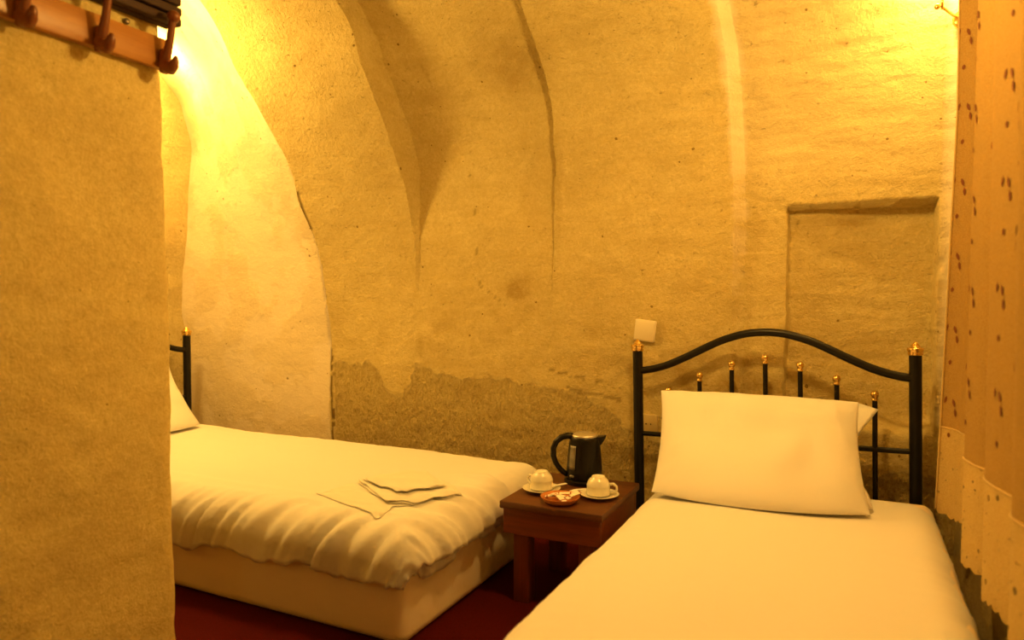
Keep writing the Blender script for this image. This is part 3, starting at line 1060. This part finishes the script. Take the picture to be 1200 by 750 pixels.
# ------------------------------------------------------------------ curtain along the right wall
CT, CB, CS = 2.05, .345, .605
_path = np.array([(.258, 2.425), (.282, 2.412), (.304, 2.38), (.308, 2.30), (.302, 2.18), (.285, 2.06), (.250, 1.98), (.262, 1.90), (.286, 1.85), (.252, 1.78), (.272, 1.70),
                  (.298, 1.61), (.275, 1.54), (.250, 1.49), (.278, 1.41), (.292, 1.33), (.255, 1.22), (.288, 1.10), (.258, .98), (.285, .88)])
_seg = np.concatenate([[0], np.cumsum(np.hypot(*np.diff(_path, axis=0).T))])
SLEN = float(_seg[-1])
_S = np.linspace(0, SLEN, 500)
_kern = np.ones(13) / 13
CXV = np.convolve(np.pad(np.interp(_S, _seg, _path[:, 0]), 6, mode='edge'), _kern, 'valid')
CYV = np.convolve(np.pad(np.interp(_S, _seg, _path[:, 1]), 6, mode='edge'), _kern, 'valid')


def curtain_pt(q, z):
    """q = distance along the cloth from its leading edge"""
    f = (CT - z) / (CT - CB)
    qq = q + .010 * math.sin(z * 4.2 + q * 9) * min(1, q / .15)
    x, y = float(np.interp(qq, _S, CXV)), float(np.interp(qq, _S, CYV))
    g = max(0, f - .30) / .70
    x -= .036 * g * math.exp(-(q / .16) ** 2) + .004 * f
    x += .007 * f * math.sin(q * 19 + 2.2 * f)
    y += .006 * f * math.sin(q * 40 + f)
    return Vector((x, y, z))


def sheet(sys_, zs_):
    return [[tuple(curtain_pt(s, z)) for z in zs_] for s in sys_]


SY = np.linspace(0, SLEN, 260)
curt = thing('curtain', 'long amber curtain with embroidered leaves and a lace hem along the right wall', 'curtain', (.27, 1.65, CB))


def crebuild(mb, name, mat, parent):
    mb.v = [(v[0] - .27, v[1] - 1.65, v[2] - CB) for v in mb.v]
    return mb.build(name, mat, parent)


crebuild(MB().grid(sheet(SY, np.linspace(CT, CS, 90))), 'cloth', M_CURTAIN, curt)
G = []
for s in SY:
    scal = .010 * abs(math.sin(s * PI / .038)) + .006 * math.sin(s * 31)
    zb_ = CB + .012 - scal
    G.append([tuple(curtain_pt(s, z)) for z in np.linspace(CS, zb_, 26)])
lace = crebuild(MB().grid(G), 'lace_hem', M_LACE, curt)
crebuild(MB().tube([curtain_pt(s, CS) + Vector((-.001, 0, 0)) for s in SY], .0024, 8), 'hem_seam', M_SEAM, curt)
crebuild(MB().tube([curtain_pt(0.0, z) for z in np.linspace(CT, CB + .01, 60)], .0026, 8), 'edge_seam', M_SEAM, curt)
lf = MB()
random.seed(4)


def leaf(s, z, ang, L, Wd):
    pts = []
    for a, b in ((-1, 0), (-.45, .8), (.35, .9), (1, 0), (.35, -.9), (-.45, -.8)):
        du, dz = a * L / 2, b * Wd / 2
        ss = s + du * math.cos(ang) - dz * math.sin(ang)
        zz = z + du * math.sin(ang) + dz * math.cos(ang)
        pts.append(curtain_pt(ss, zz) + Vector((-.0022, 0, 0)))
    lf.add(pts, [(0, 1, 2, 3, 4, 5)])


q, col_i = .022, 0
while q < SLEN - .1:
    for kz in range(9):
        z = 1.96 - .215 * kz - (.105 if col_i % 2 else 0.0)
        if z < CS + .06:
            continue
        j = random.uniform(-.008, .008)
        leaf(q + j - .010, z + .018, 1.25, .024, .0095)
        leaf(q + j + .018, z + .012, 1.95, .026, .0105)
        leaf(q + j + .026, z - .016, 1.75, .026, .0105)
        leaf(q + j + .006, z - .085, 1.5, .016, .011)
    q += .125 + .03 * (col_i % 3)
    col_i += 1
crebuild(lf, 'embroidery', M_LEAF, curt)['kind'] = 'stuff'
rod = thing('curtain_rod', 'thin brass curtain rod above the frame along the right wall', 'curtain rod', (.268, 1.65, CT + .012))
MB().tube([(0, .81, 0), (0, 0, 0), (0, -.81, 0)], .008, 12).build('pole', M_BRASS, rod)
for sgn in (-1, 1):
    MB().ball((0, sgn * .815, 0), .016).build('end_knob', M_BRASS, rod)
    MB().tube([(0, sgn * .74, 0), (.03, sgn * .74, 0), (.058, sgn * .74, 0)], .006, 8).build('bracket', M_BRASS, rod)


# ------------------------------------------------------------------ lamps
def sconce(label, c, key, dirn, wall_off):
    """c = bottom of the stem; dirn = unit vector towards the wall; wall_off = distance to it"""
    t = thing('wall_sconce', label, 'wall lamp', c)
    d = Vector(dirn)
    lp = Vector(LAMPS[key][0]) - Vector(c)
    MB().tube([(0, 0, 0), (0, 0, .03), (0, 0, .062)], .0042, 10).build('stem', M_BRASS, t)
    MB().ball((-.013, -.004, .008), .0085, 12, 8).build('knob', M_BRASS, t)
    MB().tube([(0, 0, .006), d * wall_off * .5 + Vector((0, 0, .012)), d * wall_off + Vector((0, 0, .03))], .0042, 10).build('arm', M_BRASS, t)
    p = MB().lathe([(.030, -.004), (.030, .003), (.022, .009), (.001, .011)], 20).build('wall_rosette', M_BRASS, t)
    p.location = d * wall_off + Vector((0, 0, .03))
    p.rotation_euler = (-d).to_track_quat('Z', 'Y').to_euler()
    MB().lathe([(.010, .060), (.024, .064), (.024, .068), (.012, .070), (.012, .082), (.001, .083)], 18).build('drip_cup', M_BRASS, t)
    return t


sconce('brass wall lamp glowing high beside the curtain, mostly above the frame', (.226, 2.50, 1.866), 'right', (.35, .93, 0), .22)
sconce('brass wall lamp hidden behind the partition over the left bed', (-3.12, 2.32, 2.00), 'left', (-1, 0, 0), .30)
pl = thing('pendant_lamp', 'brass dome pendant hanging from the vault over the beds, above the frame', 'pendant lamp', (-.32, 1.66, 1.99))
MB().lathe([(.150, .0), (.151, .002), (.140, .050), (.105, .095), (.055, .125), (.020, .135), (.018, .165), (.001, .168)], 32, cap=False).build('shade', M_BRASS, pl)
MB().tube([(0, 0, .16), (0, 0, .32), (0, 0, .50)], .003, 8).build('cord', M_IRON, pl)
